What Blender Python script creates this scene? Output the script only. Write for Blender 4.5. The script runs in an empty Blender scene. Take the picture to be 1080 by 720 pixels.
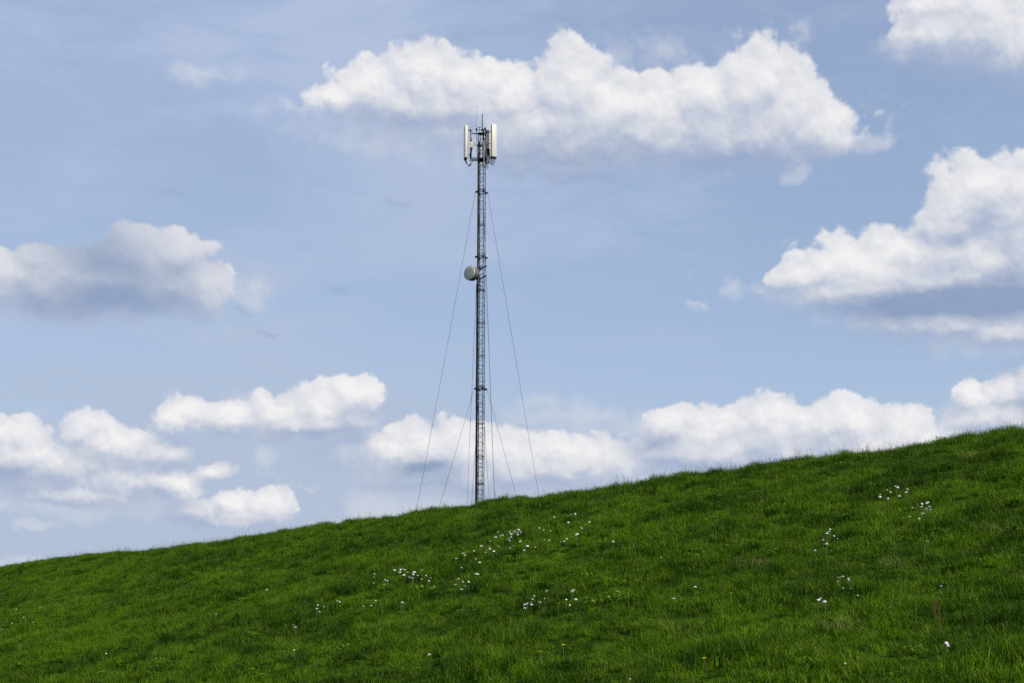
import bpy, bmesh, math, random
import numpy as np
from mathutils import Vector, Matrix
S = bpy.context.scene
COL = S.collection
R = math.radians

# ------------------------------------------------------------------ camera
EYE = Vector((0, 0, 1.6)); F = 1500.0; PITCH = math.atan(360 / F)
cam = bpy.data.cameras.new('camera'); cam.lens = 50; cam.sensor_width = 36
cam.clip_start = 0.1; cam.clip_end = 20000
co = bpy.data.objects.new('camera', cam); COL.objects.link(co)
co.location = EYE; co.rotation_euler = (R(90) + PITCH, 0, 0)
S.camera = co
CP, SP = math.cos(PITCH), math.sin(PITCH)
def ray(px, py):
    """direction through a point of the 1080x720 photograph"""
    u, v = (px - 540) / F, (360 - py) / F
    return Vector((u, CP - v * SP, SP + v * CP))

# ------------------------------------------------------------------ light
SUN_EL, SUN_AZ = 43.0, 135.0          # azimuth clockwise from +Y
sd = Vector((math.sin(R(SUN_AZ)) * math.cos(R(SUN_EL)), math.cos(R(SUN_AZ)) * math.cos(R(SUN_EL)), math.sin(R(SUN_EL))))
sl = bpy.data.lights.new('sun', 'SUN'); sl.energy = 4.1; sl.angle = R(0.6); sl.color = (1, 0.95, 0.87)
so = bpy.data.objects.new('sun', sl); COL.objects.link(so)
so.rotation_euler = (-sd).to_track_quat('-Z', 'Y').to_euler(); so.location = (30, -30, 60)

S.view_settings.view_transform = 'Standard'; S.view_settings.look = 'None'
S.view_settings.gamma = 1; S.view_settings.use_curve_mapping = False
S.view_settings.exposure = 0.0
S.cycles.use_denoising = False
S.cycles.use_adaptive_sampling = True; S.cycles.adaptive_threshold = 0.015; S.cycles.adaptive_min_samples = 8
S.cycles.max_bounces = 6; S.cycles.diffuse_bounces = 3; S.cycles.transmission_bounces = 3; S.cycles.transparent_max_bounces = 4

# ------------------------------------------------------------------ node helper
class NT:
    def __init__(s, tree): s.t = tree; s.n = tree.nodes; s.l = tree.links
    def node(s, kind, **kw):
        n = s.n.new(kind)
        for k, v in kw.items(): setattr(n, k, v)
        return n
    def put(s, sock, v):
        if isinstance(v, bpy.types.NodeSocket): s.l.new(v, sock)
        elif v is not None: sock.default_value = v
    def math(s, op, a, b=None, c=None, clamp=False):
        n = s.n.new('ShaderNodeMath'); n.operation = op; n.use_clamp = clamp
        s.put(n.inputs[0], a); s.put(n.inputs[1], b); s.put(n.inputs[2], c)
        return n.outputs[0]
    def vec(s, op, a, b=None, c=None, scale=None):
        n = s.n.new('ShaderNodeVectorMath'); n.operation = op
        s.put(n.inputs[0], a); s.put(n.inputs[1], b); s.put(n.inputs[2], c)
        if scale is not None: s.put(n.inputs['Scale'], scale)
        return n.outputs['Value'] if op in ('LENGTH', 'DOT_PRODUCT', 'DISTANCE') else n.outputs['Vector']
    def noise(s, v, scale, detail=4, rough=0.5, out='Fac', **kw):
        n = s.n.new('ShaderNodeTexNoise'); n.noise_dimensions = kw.pop('dim', '2D'); s.put(n.inputs['Vector'], v)
        n.inputs['Scale'].default_value = scale; n.inputs['Detail'].default_value = detail
        n.inputs['Roughness'].default_value = rough
        for k, x in kw.items(): n.inputs[k].default_value = x
        return n.outputs[out]
    def range(s, v, a, b, c=0.0, d=1.0, smooth=True):
        n = s.n.new('ShaderNodeMapRange'); n.interpolation_type = 'SMOOTHSTEP' if smooth else 'LINEAR'
        s.put(n.inputs[0], v)
        for i, x in enumerate((a, b, c, d)): s.put(n.inputs[i + 1], x)
        return n.outputs[0]
    def mix(s, f, a, b, blend='MIX'):
        n = s.n.new('ShaderNodeMix'); n.data_type = 'RGBA'; n.blend_type = blend; n.clamp_factor = True
        s.put(n.inputs[0], f); s.put(n.inputs[6], a); s.put(n.inputs[7], b)
        return n.outputs[2]

# ------------------------------------------------------------------ sky with clouds
# cloud puffs: centre and radii, in pixels of a 1500 px/rad chart of the sky; turned into azimuth / elevation below
PUFFS = [
 # long cloud above the mast
 (362,102,36,18),(392,92,45,26),(445,82,46,36),(495,88,48,34),(540,100,45,32),(603,90,42,42),(640,112,60,38),(700,118,60,38),
 (742,104,42,38),(797,90,46,46),(835,112,42,46),(868,135,40,28),(775,138,120,34),(590,134,140,38),(450,108,110,26),(690,140,120,28),(820,130,80,36),
 # top right corner
 (985,32,46,28),(1030,24,60,42),(1090,35,60,38),(1000,0,50,30),
 # big cloud at the right
 (1035,202,62,42),(1078,208,50,46),(1005,232,42,28),(950,264,58,26),(890,276,55,30),(850,290,34,18),(1010,277,100,40),(1085,265,70,70),(930,285,70,32),(960,302,110,30),(1050,318,100,34),(1000,335,90,22),
 (900,304,74,20),(1000,312,100,28),(1085,322,60,30),(1000,345,72,13),(1065,345,60,17),
 # left, middle
 (42,275,28,18),(0,290,55,30),(60,300,76,30),(110,297,76,32),(172,290,58,30),(150,272,44,32),(188,264,38,24),(130,306,70,27),(202,300,42,27),
 # left, above the horizon
 (195,434,32,18),(240,438,42,19),(295,435,45,22),(345,427,42,26),(378,417,28,22),(335,446,55,12),
 (15,456,34,19),(15,484,52,28),(90,452,32,21),(125,468,45,22),(170,476,28,14),(75,490,64,20),(130,512,62,21),(185,508,42,18),(226,496,25,10),(95,522,80,10),
 (214,540,30,16),(250,531,30,19),(283,532,26,21),(246,547,52,9),
 
 # behind the mast foot

 (405,476,28,18),(440,469,40,23),(485,467,42,25),(535,475,45,22),(590,476,45,22),(625,482,28,22),(560,492,90,22),(450,488,75,18),(510,482,130,34),(610,486,60,24),
 # right, above the slope
 (712,448,36,19),(760,454,50,24),(820,446,50,30),(877,442,44,28),(905,446,24,20),(850,472,90,20),(950,454,40,24),(930,470,70,18),(800,468,110,26),(985,463,30,14),(740,478,90,18),
 (1025,420,27,15),(1060,410,30,20),(1095,405,40,22),(1060,442,70,18),
 # outside the picture
 (-90,300,70,40),(-120,470,90,40),(-200,60,120,60),(1200,260,90,60),(1180,420,80,40),(1250,60,90,60),(1320,440,140,50),
 (300,-120,140,60),(800,-160,180,70),(1150,-100,100,50),(-300,240,120,70),(-350,460,160,60),
]
SOFT = [ # thin banks
 (575,437,56,24),(622,443,56,18),(660,448,36,14),(690,478,50,20),(38,553,36,8),(22,592,32,9),(410,526,46,11),(465,531,54,9),(350,549,26,7),(386,546,26,8),
 (545,500,190,44),(840,472,190,40),(70,490,130,44),(1040,300,110,70),(110,300,160,46),(1050,440,80,40),(245,540,80,16),(440,535,110,18),
 (300,438,110,24),(600,130,290,44),(500,530,160,20),(100,530,150,20),(1050,345,110,22),(940,335,80,14),(640,520,90,12),(420,505,60,10),(100,335,120,10),
]
SCRAP = [ # faint torn scraps
 (262,316,44,18),(20,522,60,14), (285,487,24,18), (224,75,30,17),(770,297,38,16),(845,182,34,11),(738,318,22,9),(315,112,40,9),(320,516,22,6),(880,150,60,20),(20,520,80,12),(615,168,90,18),(700,60,150,26),
]
GREY = [ # small grey smears
 (186,201,22,8),(412,208,20,8),(350,311,18,6),(286,343,18,6),(258,325,30,9),(600,185,60,12),
]
DARK = [ # thicker, shaded cloud underneath
 (600,168,150,34,.40),(750,168,140,28,.34),(860,160,60,18,.2),(430,130,110,16,.2),
 (1010,318,180,30,1.0),(930,314,90,14,.5),(1065,298,60,22,.5),(1085,295,60,26,.3),(1010,250,60,12,.22),(940,300,70,9,.2),(1085,430,70,24,.35),
 (110,278,210,100,.55),(110,312,210,60,.62),(185,285,100,60,.46),(20,300,90,40,.42),(20,495,60,16,.35),(80,478,18,16,.2),(185,455,25,10,.0),
 (445,492,60,14,.75),(560,445,60,10,.35),(690,470,50,22,.45),(640,448,44,10,.3),(440,512,60,5,.3),
 (240,548,60,7,.3),(315,455,100,8,.35),(870,470,60,16,.2),(1000,440,30,12,.3),
]
def chart(px, py):
    d = ray(px, py).normalized()
    return math.atan2(d.x, d.y), math.asin(d.z)
def puff_args(p):
    cx, cy, rx, ry = p[:4]
    if len(p) == 4: rx, ry = rx * 1.10, ry * 1.12
    a, e = chart(cx, cy)
    ar = abs(chart(cx + 10, cy)[0] - a) * rx / 10
    er = abs(chart(cx, cy - 10)[1] - e) * ry / 10
    return (-a / ar, -e / er, 0), (1 / ar, 1 / er, 0)

def field_group(name, puffs, k, warp=True):
    g = bpy.data.node_groups.new(name, 'ShaderNodeTree')
    g.interface.new_socket('V', in_out='INPUT', socket_type='NodeSocketVector')
    g.interface.new_socket('D', in_out='OUTPUT', socket_type='NodeSocketFloat')
    T = NT(g); i = T.node('NodeGroupInput').outputs[0]; o = T.node('NodeGroupOutput')
    acc = None
    for p in puffs:
        off, inv = puff_args(p)
        v = T.vec('MULTIPLY_ADD', i, inv, off)
        l = T.vec('LENGTH', v)
        if len(p) > 4:
            l = T.math('MULTIPLY_ADD', l, -p[4], p[4], clamp=True)
            acc = l if acc is None else T.math('MAXIMUM', acc, l)
        else:
            acc = l if acc is None else T.math('SMOOTH_MIN', acc, l, k)
    if len(puffs[0]) == 4: acc = T.math('SUBTRACT', 1.0, acc)
    T.l.new(acc, o.inputs[0]); return g
G_PUFF = field_group('cloud_puffs', PUFFS, 0.22)
G_SOFT = field_group('cloud_scraps', SOFT, 0.2)
G_SCRAP = field_group('cloud_shreds', SCRAP, 0.2)
G_GREY = field_group('cloud_smears', GREY, 0.2)
G_DARK = field_group('cloud_bases', DARK, 0.2)

def billow_group():
    g = bpy.data.node_groups.new('cloud_billows', 'ShaderNodeTree')
    g.interface.new_socket('V', in_out='INPUT', socket_type='NodeSocketVector')
    g.interface.new_socket('D', in_out='OUTPUT', socket_type='NodeSocketFloat')
    T = NT(g); i = T.node('NodeGroupInput').outputs[0]; o = T.node('NodeGroupOutput')
    w = T.vec('SUBTRACT', T.noise(i, 60, 3, .6, 'Color'), (.5, .5, .5))
    q = T.vec('MULTIPLY_ADD', w, (.014, .014, .014), i)
    def vor(sc):
        n = T.node('ShaderNodeTexVoronoi', feature='F1', voronoi_dimensions='2D'); T.put(n.inputs['Vector'], q)
        n.inputs['Scale'].default_value = sc; n.inputs['Detail'].default_value = 1.5
        n.inputs['Roughness'].default_value = .5
        return n.outputs['Distance']
    b = T.math('MULTIPLY_ADD', vor(48), -0.55, 0.28)          # cauliflower lumps
    f = T.noise(i, 26, 7, .56)                                 # soft large shapes with ragged detail
    f = T.math('MULTIPLY_ADD', f, 1.5, -0.75)
    T.l.new(T.math('ADD', b, f), o.inputs[0]); return g
G_BIL = billow_group()

w = bpy.data.worlds.new('World'); S.world = w; w.use_nodes = True
w.cycles.sampling_method = 'MANUAL'; w.cycles.sample_map_resolution = 512
T = NT(w.node_tree); T.n.clear()
BG = T.node('ShaderNodeBackground'); BG.inputs[1].default_value = 0.14
T.l.new(BG.outputs[0], T.node('ShaderNodeOutputWorld').inputs[0])
sky = T.node('ShaderNodeTexSky', sky_type='NISHITA', sun_disc=False, sun_elevation=R(SUN_EL), sun_rotation=R(SUN_AZ),
             altitude=0, air_density=1.0, dust_density=0.6, ozone_density=2.2)
dirv = T.vec('NORMALIZE', T.node('ShaderNodeTexCoord').outputs['Generated'])
sep = T.node('ShaderNodeSeparateXYZ'); T.l.new(dirv, sep.inputs[0])
az = T.math('ARCTAN2', sep.outputs[0], sep.outputs[1]); el = T.math('ARCSINE', sep.outputs[2])
ch = T.node('ShaderNodeCombineXYZ'); T.l.new(az, ch.inputs[0]); T.l.new(el, ch.inputs[1]); ch = ch.outputs[0]
def use(g, v):
    n = T.node('ShaderNodeGroup'); n.node_tree = g; T.put(n.inputs[0], v); return n.outputs[0]
far_s = T.range(el, .08, .25, .72, .62)                   # far clouds low in the sky have finer lumps
chn = ch
wn = T.node('ShaderNodeTexNoise', noise_dimensions='2D'); T.put(wn.inputs['Vector'], ch); wn.inputs['Scale'].default_value = 18
wn.inputs['Detail'].default_value = 9; T.put(wn.inputs['Roughness'], far_s)
wv = T.vec('SUBTRACT', wn.outputs['Color'], (.5, .5, .5))
chw = T.vec('MULTIPLY_ADD', wv, (.032, .023, 0), ch)
UP = (0.0035, 0.010, 0.0); UP2 = (0.0012, 0.0034, 0.0); UP3 = (0.006, 0.028, 0)
B0 = use(G_PUFF, chw); B1 = use(G_PUFF, T.vec('ADD', chw, UP)); B3 = use(G_PUFF, T.vec('ADD', chw, UP3))
N0 = use(G_BIL, chn); N1 = use(G_BIL, T.vec('ADD', chn, UP2)); N2 = use(G_BIL, T.vec('ADD', chn, UP))
sat = lambda b: T.range(b, -.35, .75, smooth=False)
S0, S1, S3 = sat(B0), sat(B1), sat(B3)
near = T.math('SUBTRACT', S0, S1)                        # >0 on the upper side of a lump
far = T.math('SUBTRACT', S0, S3)                         # >0 near the top of the whole cloud
fine = T.math('SUBTRACT', N0, N1)
mid = T.math('SUBTRACT', N0, N2)
grad = T.math('MULTIPLY_ADD', near, .6, T.math('MULTIPLY', far, .5))
top = T.range(grad, -.22, .28)
amp = T.range(top, 0, 1, .36, .54)
dens = T.math('ADD', T.math('MULTIPLY_ADD', N0, amp, B0), T.range(top, 0, .8, .36, .06))
edge = T.range(top, 0.1, .9, .82, .17)
cover = T.range(dens, T.math('MULTIPLY', edge, -.3), T.math('MULTIPLY', edge, 1.0))
# light on the cloud
lit = T.math('MULTIPLY_ADD', near, T.range(el, .07, .27, .34, .42), T.range(el, .07, .27, .31, .42))
lit = T.math('MULTIPLY_ADD', far, .42, lit)
lit = T.math('MULTIPLY_ADD', mid, .22, lit)
lit = T.math('MULTIPLY_ADD', fine, .34, lit, clamp=True)
dk = use(G_DARK, T.vec('MULTIPLY_ADD', wv, (.03, .02, 0), ch))
rmp = T.node('ShaderNodeValToRGB'); T.l.new(lit, rmp.inputs[0])
E = rmp.color_ramp.elements
def srgb(r, g, b, k=1.0):
    f = lambda c: ((c / 255 + .055) / 1.055) ** 2.4 if c > 10 else c / 255 / 12.92
    return (f(r) * k, f(g) * k, f(b) * k, 1)
E[0].position = 0; E[0].color = srgb(164, 178, 206)
E[1].position = 1; E[1].color = srgb(244, 243, 243)
for p, c in ((.25, (184, 194, 214)), (.5, (207, 212, 223)), (.75, (228, 229, 234))):
    x = E.new(p); x.color = srgb(*c)
cloud = T.vec('SCALE', T.mix(T.math('MINIMUM', T.math('MULTIPLY', T.range(dk, 0, .75), 1.05), .88), rmp.outputs[0], srgb(134, 155, 189)), scale=1 / .14)      # radiance of the sunlit cloud, before the strength of the background
# thin high veil
vv = T.vec('MULTIPLY', ch, (1.0, 2.2, 1.0))
veil = T.noise(vv, 3.0, 5, .55, Distortion=.5)
veil2 = T.noise(T.vec('MULTIPLY', ch, (1.0, 4.0, 1.0)), 12, 6, .62, Distortion=.4)
veil = T.math('MULTIPLY_ADD', T.math('SUBTRACT', veil2, .5), .42, veil)
leftw = T.range(az, -.36, .36, .14, -.05)
vf = T.math('ADD', T.range(veil, .32, .78, .50, .95), leftw)
vf = T.math('ADD', vf, T.range(el, .30, .04, 0, .40), clamp=True)
skyc = T.mix(vf, sky.outputs[0], T.mix(T.range(el, .10, .45), srgb(178, 193, 216, 1 / .14), srgb(176, 192, 221, 1 / .14)))
# thin banks, scraps and grey smears
sc = T.math('MULTIPLY_ADD', N0, .75, use(G_SOFT, chw))
skyc = T.mix(T.math('MULTIPLY', T.range(sc, -.15, .75), .72), skyc, T.mix(T.math('MULTIPLY_ADD', dk, 1.2, .30, clamp=True), srgb(221, 224, 231, 1 / .14), srgb(168, 182, 209, 1 / .14)))
chr_ = T.vec('MULTIPLY_ADD', wv, (.060, .036, 0), ch)
s2 = T.math('MULTIPLY_ADD', N0, 1.3, use(G_SCRAP, chr_))
skyc = T.mix(T.math('MULTIPLY', T.range(s2, -.05, 1.1), .50), skyc, srgb(216, 219, 228, 1 / .14))
s3 = T.math('MULTIPLY_ADD', N0, 1.0, use(G_GREY, chr_))
skyc = T.mix(T.math('MULTIPLY', T.range(s3, -.1, .9), .36), skyc, srgb(148, 163, 194, 1 / .14))
final = T.mix(T.math('MULTIPLY', cover, .97), skyc, cloud)
# under the horizon the sky is not seen; keep it a dim green ground bounce
final = T.mix(T.range(el, -.03, -.005), (.5, .6, .35, 1), final)
T.l.new(final, BG.inputs[0])
#SKYEND

# ------------------------------------------------------------------ object helpers
def link(name, me, mat, parent=None):
    o = bpy.data.objects.new(name, me); COL.objects.link(o)
    if mat: me.materials.append(mat)
    if parent: o.parent = parent
    return o
def tag(o, label=None, cat=None, group=None, kind=None):
    if label: o['label'] = label
    if cat: o['category'] = cat
    if group: o['group'] = group
    if kind: o['kind'] = kind
    return o
def mesh_np(name, V, faces, smooth=True):
    me = bpy.data.meshes.new(name); me.from_pydata([tuple(v) for v in V], [], faces)
    if smooth: me.polygons.foreach_set('use_smooth', [True] * len(me.polygons))
    me.update(); return me

class MB:
    """collects shapes into one mesh"""
    def __init__(s): s.bm = bmesh.new()
    def tube(s, p, q, r, r2=None, n=8, caps=True):
        p, q = Vector(p), Vector(q); d = q - p
        if d.length < 1e-6: return
        rot = d.to_track_quat('Z', 'Y').to_matrix().to_4x4()
        bmesh.ops.create_cone(s.bm, cap_ends=caps, segments=n, radius1=r, radius2=r if r2 is None else r2, depth=d.length,
                              matrix=Matrix.Translation((p + q) / 2) @ rot)
    def path(s, pts, r, n=6):
        for a, b in zip(pts, pts[1:]): s.tube(a, b, r, n=n)
    def box(s, c, size, rz=0, bevel=0, rot=None):
        m = Matrix.Translation(Vector(c)) @ (rot.to_4x4() if rot else Matrix.Rotation(rz, 4, 'Z')) @ Matrix.Diagonal((*size, 1))
        r = bmesh.ops.create_cube(s.bm, size=1, matrix=m)
        if bevel:
            es = list({e for v in r['verts'] for e in v.link_edges})
            bmesh.ops.bevel(s.bm, geom=es, offset=bevel, segments=3, affect='EDGES', profile=.5)
    def lathe(s, c, axis, prof, n=32):
        """prof: (distance along the axis, radius)"""
        rot = Vector(axis).to_track_quat('Z', 'Y').to_matrix(); c = Vector(c); rings = []
        for z, r in prof:
            rings.append([s.bm.verts.new(c + rot @ Vector((r * math.cos(t), r * math.sin(t), z))) for t in [2 * math.pi * k / n for k in range(n)]])
        for A, Bq in zip(rings, rings[1:]):
            for k in range(n): s.bm.faces.new((A[k], A[(k + 1) % n], Bq[(k + 1) % n], Bq[k]))
        s.bm.faces.new(rings[0][::-1]); s.bm.faces.new(rings[-1])
    def build(s, name, mat, parent=None, smooth=False):
        bmesh.ops.recalc_face_normals(s.bm, faces=s.bm.faces[:])
        me = bpy.data.meshes.new(name); s.bm.to_mesh(me); s.bm.free()
        if smooth:
            me.polygons.foreach_set('use_smooth', [True] * len(me.polygons)); me.set_sharp_from_angle(angle=R(35))
        return link(name, me, mat, parent)

def new_mat(name):
    m = bpy.data.materials.new(name); m.use_nodes = True; t = NT(m.node_tree); t.n.clear()
    out = t.node('ShaderNodeOutputMaterial'); b = t.node('ShaderNodeBsdfPrincipled'); t.l.new(b.outputs[0], out.inputs[0])
    return m, t, b, out
def simple_mat(name, col, rough=.5, metal=0, var=.25, scale=6, dirt=None):
    m, t, b, out = new_mat(name)
    p = t.node('ShaderNodeTexCoord').outputs['Object']
    n = t.noise(p, scale, 6, .65, dim='3D')
    c = t.mix(t.range(n, .3, .7), tuple(c * (1 - var) for c in col) + (1,), tuple(min(1, c * (1 + var * .6)) for c in col) + (1,))
    if dirt:
        st = t.noise(t.vec('MULTIPLY', p, (9, 9, .9)), 1.6, 5, .6, dim='3D')
        c = t.mix(t.range(st, .5, .75, 0, .55), c, dirt + (1,))
    t.put(b.inputs['Base Color'], c); b.inputs['Roughness'].default_value = rough; b.inputs['Metallic'].default_value = metal
    t.put(b.inputs['Roughness'], t.range(n, .2, .8, rough * .85, min(1, rough * 1.15)))
    return m

# ------------------------------------------------------------------ terrain: a dike seen from its foot
pA, pB = ray(1080, 455), ray(0, 600)
H = 4.36
A = EYE.xy + pA.xy * (H / pA.z); Bp = EYE.xy + pB.xy * (H / pB.z)
dirr = (Bp - A).normalized(); nrm = Vector((dirr.y, -dirr.x))
if nrm.y < 0: nrm = -nrm
DC = nrm.dot(A)                          # the crest line is nrm.p = DC
CREST = H + EYE.z
rng = np.random.default_rng(7)
_P = rng.random((256, 256))
def vnoise(x, y):
    xi, yi = np.floor(x).astype(int), np.floor(y).astype(int); fx, fy = x - xi, y - yi
    fx, fy = fx * fx * (3 - 2 * fx), fy * fy * (3 - 2 * fy); g = lambda a, b: _P[a & 255, b & 255]
    return (g(xi, yi) * (1 - fx) + g(xi + 1, yi) * fx) * (1 - fy) + (g(xi, yi + 1) * (1 - fx) + g(xi + 1, yi + 1) * fx) * fy
def fbm(x, y, o=4):
    s, a = 0, .5
    for k in range(o): s = s + a * (vnoise(x * 2 ** k + 17.3 * k, y * 2 ** k + 5.1 * k) - .5); a *= .5
    return s
CT = np.array([11.95, 12.86, 13.76, 14.53, 16.16, 16.44, 17.61, 18.83, 18.89, 21.87, 22.65, 23.44, 24.2, 26.06, 29.73, 31.13, 33.71, 34.63, 36.07, 43.01, 44.79, 50.1, 55.4])
CH = np.array([0.191, 0.251, 0.249, 0.223, 0.223, 0.244, 0.179, 0.08, 0.239, 0.115, 0.059, 0.107, 0.09, 0.19, 0.135, 0.144, 0.161, 0.125, 0.118, 0.156, 0.147, 0.264, 0.219])
def smin(a, b, k):
    h = np.clip(.5 + .5 * (b - a) / k, 0, 1); return b * (1 - h) + a * h - k * h * (1 - h)
def height(t, n):
    t, n = np.asarray(t, float), np.asarray(n, float)
    up = (n - (DC - 3 * CREST)) / 3
    dn = ((DC + 3.5 + 3 * CREST) - n) / 3
    z = smin(smin(up, CREST + 0 * n, 1.1), dn, 1.1)
    z = -smin(-z, 0 * z, 1.2)
    sl = np.clip(z / CREST, 0, 1)
    z = z + np.interp(t, CT, CH) * sl
    fade = np.clip(1.2 - np.hypot(t - 30, n - 15) / 120, 0, 1)
    z = z + fade * (fbm(t / 6, n / 6, 3) * .22 * sl + fbm(t / 1.5 + 9, n / .9, 3) * .20 + fbm(t / .45, n / .36, 2) * .11)
    return z
def world(t, n, z): return np.stack([dirr.x * t + nrm.x * n, dirr.y * t + nrm.y * n, z], -1)
def tn(x, y): return dirr.x * x + dirr.y * y, nrm.x * x + nrm.y * y
def hit(px, py):
    """the point of the slope seen at a pixel"""
    d = ray(px, py); s = np.linspace(6, 90, 6000)
    x, y, z = d.x * s, d.y * s, EYE.z + d.z * s
    t, n = tn(x, y); g = height(t, n); k = np.argmax(z < g)
    return Vector((x[k], y[k], float(g[k]))) if (z < g).any() else None
def skyline(px):
    """pixel row of the bare crest at a pixel column"""
    lo, hi = 300., 719.
    for _ in range(12):
        m = (lo + hi) / 2
        if hit(px, m) is None: lo = m
        else: hi = m
    return hi

def axis(segs):
    v = [segs[0][0]]
    for a, b, st in segs: v += list(np.linspace(a, b, max(1, int(round((b - a) / st))) + 1)[1:])
    return np.array(v)
ta = axis([(-4000, -1000, 600), (-1000, -200, 100), (-200, -30, 14), (-30, -14, 2), (-14, 45, .15), (45, 75, .22), (75, 110, 1.5), (110, 300, 16), (300, 1000, 100), (1000, 4000, 600)])
na = axis([(-4000, -1000, 600), (-1000, -200, 100), (-200, -20, 20), (-20, 2, 2), (2, 6, .4), (6, 27, .13), (27, 55, .7), (55, 200, 14), (200, 1000, 100), (1000, 4000, 600)])
TT, NN = np.meshgrid(ta, na, indexing='ij')
Vt = world(TT.ravel(), NN.ravel(), height(TT.ravel(), NN.ravel()))
nt, nn = TT.shape
I = np.arange(nt * nn).reshape(nt, nn)
Fq = np.stack([I[:-1, :-1], I[1:, :-1], I[1:, 1:], I[:-1, 1:]], -1).reshape(-1, 4)
me = bpy.data.meshes.new('ground'); me.vertices.add(len(Vt)); me.vertices.foreach_set('co', Vt.ravel())
me.loops.add(Fq.size); me.loops.foreach_set('vertex_index', Fq.ravel()); me.polygons.add(len(Fq))
me.polygons.foreach_set('loop_start', np.arange(0, Fq.size, 4)); me.update(calc_edges=True)
me.polygons.foreach_set('use_smooth', [True] * len(Fq))
if me.polygons[0].normal.z < 0: me.flip_normals()
m_ground, t, b, out = new_mat('turf_soil')
p = t.node('ShaderNodeTexCoord').outputs['Object']
c = t.mix(t.range(t.noise(p, 1.3, 6, .6, dim='3D'), .35, .65), (.010, .026, .002, 1), (.022, .048, .004, 1))
c = t.mix(t.range(t.noise(p, 9, 4, .6, dim='3D'), .55, .75), c, (.045, .035, .018, 1))
t.put(b.inputs['Base Color'], c); b.inputs['Roughness'].default_value = .95; b.inputs['Specular IOR Level'].default_value = 0
ground = tag(link('ground', me, m_ground), kind='structure')

# ------------------------------------------------------------------ grass
def grass_mat(name, lo, hi, dry):
    m, t, b, out = new_mat(name)
    info = t.node('ShaderNodeObjectInfo')
    at = t.node('ShaderNodeAttribute', attribute_name='tint'); sp = t.node('ShaderNodeSeparateColor'); t.l.new(at.outputs['Color'], sp.inputs[0])
    geo = t.node('ShaderNodeNewGeometry').outputs['Position']
    big = t.noise(geo, .55, 3, .55, dim='3D'); sm = t.noise(geo, 2.6, 3, .6, dim='3D')
    f = t.math('ADD', t.math('MULTIPLY', t.range(big, .35, .65), .50), t.math('MULTIPLY', sp.outputs[0], .55))
    f = t.math('ADD', f, t.range(sm, .3, .7, -.38, .30), clamp=True)
    c = t.mix(f, lo, hi)
    c = t.mix(t.math('MULTIPLY', sp.outputs[1], t.range(sm, .35, .75, .35, 1.0)), c, dry)
    t.put(b.inputs['Base Color'], c); b.inputs['Roughness'].default_value = .6; b.inputs['Specular IOR Level'].default_value = .08
    tr = t.node('ShaderNodeBsdfTranslucent'); t.put(tr.inputs[0], t.mix(.5, c, (.10, .22, .01, 1)))
    mx = t.node('ShaderNodeMixShader'); mx.inputs[0].default_value = .22
    t.l.new(b.outputs[0], mx.inputs[1]); t.l.new(tr.outputs[0], mx.inputs[2]); t.l.new(mx.outputs[0], out.inputs[0])
    return m
m_grass = grass_mat('grass_blades', (.009, .042, .001, 1), (.118, .225, .004, 1), (.24, .21, .06, 1))

def blades(rs, count, rad, hmin, hmax, wid, lean, dryp=.06, bend=1.0, wave=None):
    V, Fc, tint = [], [], []
    for _ in range(count):
        r = rad * math.sqrt(rs.random()); a = rs.random() * 6.283
        x, y = r * math.cos(a), r * math.sin(a)
        h = hmin + (hmax - hmin) * rs.random() ** 1.4
        la = rs.random() * 6.283; ln = lean * (.15 + rs.random()) * h
        lx, ly = math.cos(la) * ln, math.sin(la) * ln
        wa = rs.random() * 6.283; w_ = wid * (.6 + .8 * rs.random()); wx, wy = math.cos(wa) * w_ / 2, math.sin(wa) * w_ / 2
        k0 = len(V); tc = (rs.random(), 1.0 * (rs.random() < dryp), 0, 1)
        for f, ww in ((-.25, 1.0), (.35, .95), (.72, .7)):
            g = max(f, 0) ** (1 + bend); zz = h * (f - .16 * bend * g)
            V += [(x + lx * g - wx * ww, y + ly * g - wy * ww, zz), (x + lx * g + wx * ww, y + ly * g + wy * ww, zz)]
        V.append((x + lx * 1.05, y + ly * 1.05, h * (1 - .2 * bend)))
        Fc += [(k0, k0 + 1, k0 + 3, k0 + 2), (k0 + 2, k0 + 3, k0 + 5, k0 + 4), (k0 + 4, k0 + 5, k0 + 6)]
        tint += [tc] * 7
    me = mesh_np('tuft', V, Fc); ca = me.color_attributes.new('tint', 'FLOAT_COLOR', 'POINT')
    ca.data.foreach_set('color', np.array(tint, dtype=np.float32).ravel()); return me
rs = random.Random(3)
protos = bpy.data.collections.new('grass_tufts')       # not linked to the scene: only a source for the grass
def add_proto(i, me, mat):
    o = bpy.data.objects.new('tuft_%02d' % i, me); me.materials.append(mat); protos.objects.link(o)
NB = 5
for i in range(NB): add_proto(i, blades(rs, 90, .105, .035, .10, .0042, .85, .05), m_grass)                # short turf
for i in range(2): add_proto(NB + i, blades(rs, 75, .085, .07, .16, .0048, .8, .08), m_grass)             # taller tussocks
add_proto(NB + 2, blades(rs, 14, .14, .14, .30, .003, .40, .35, .6), m_grass)                           # long thin stalks
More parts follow.
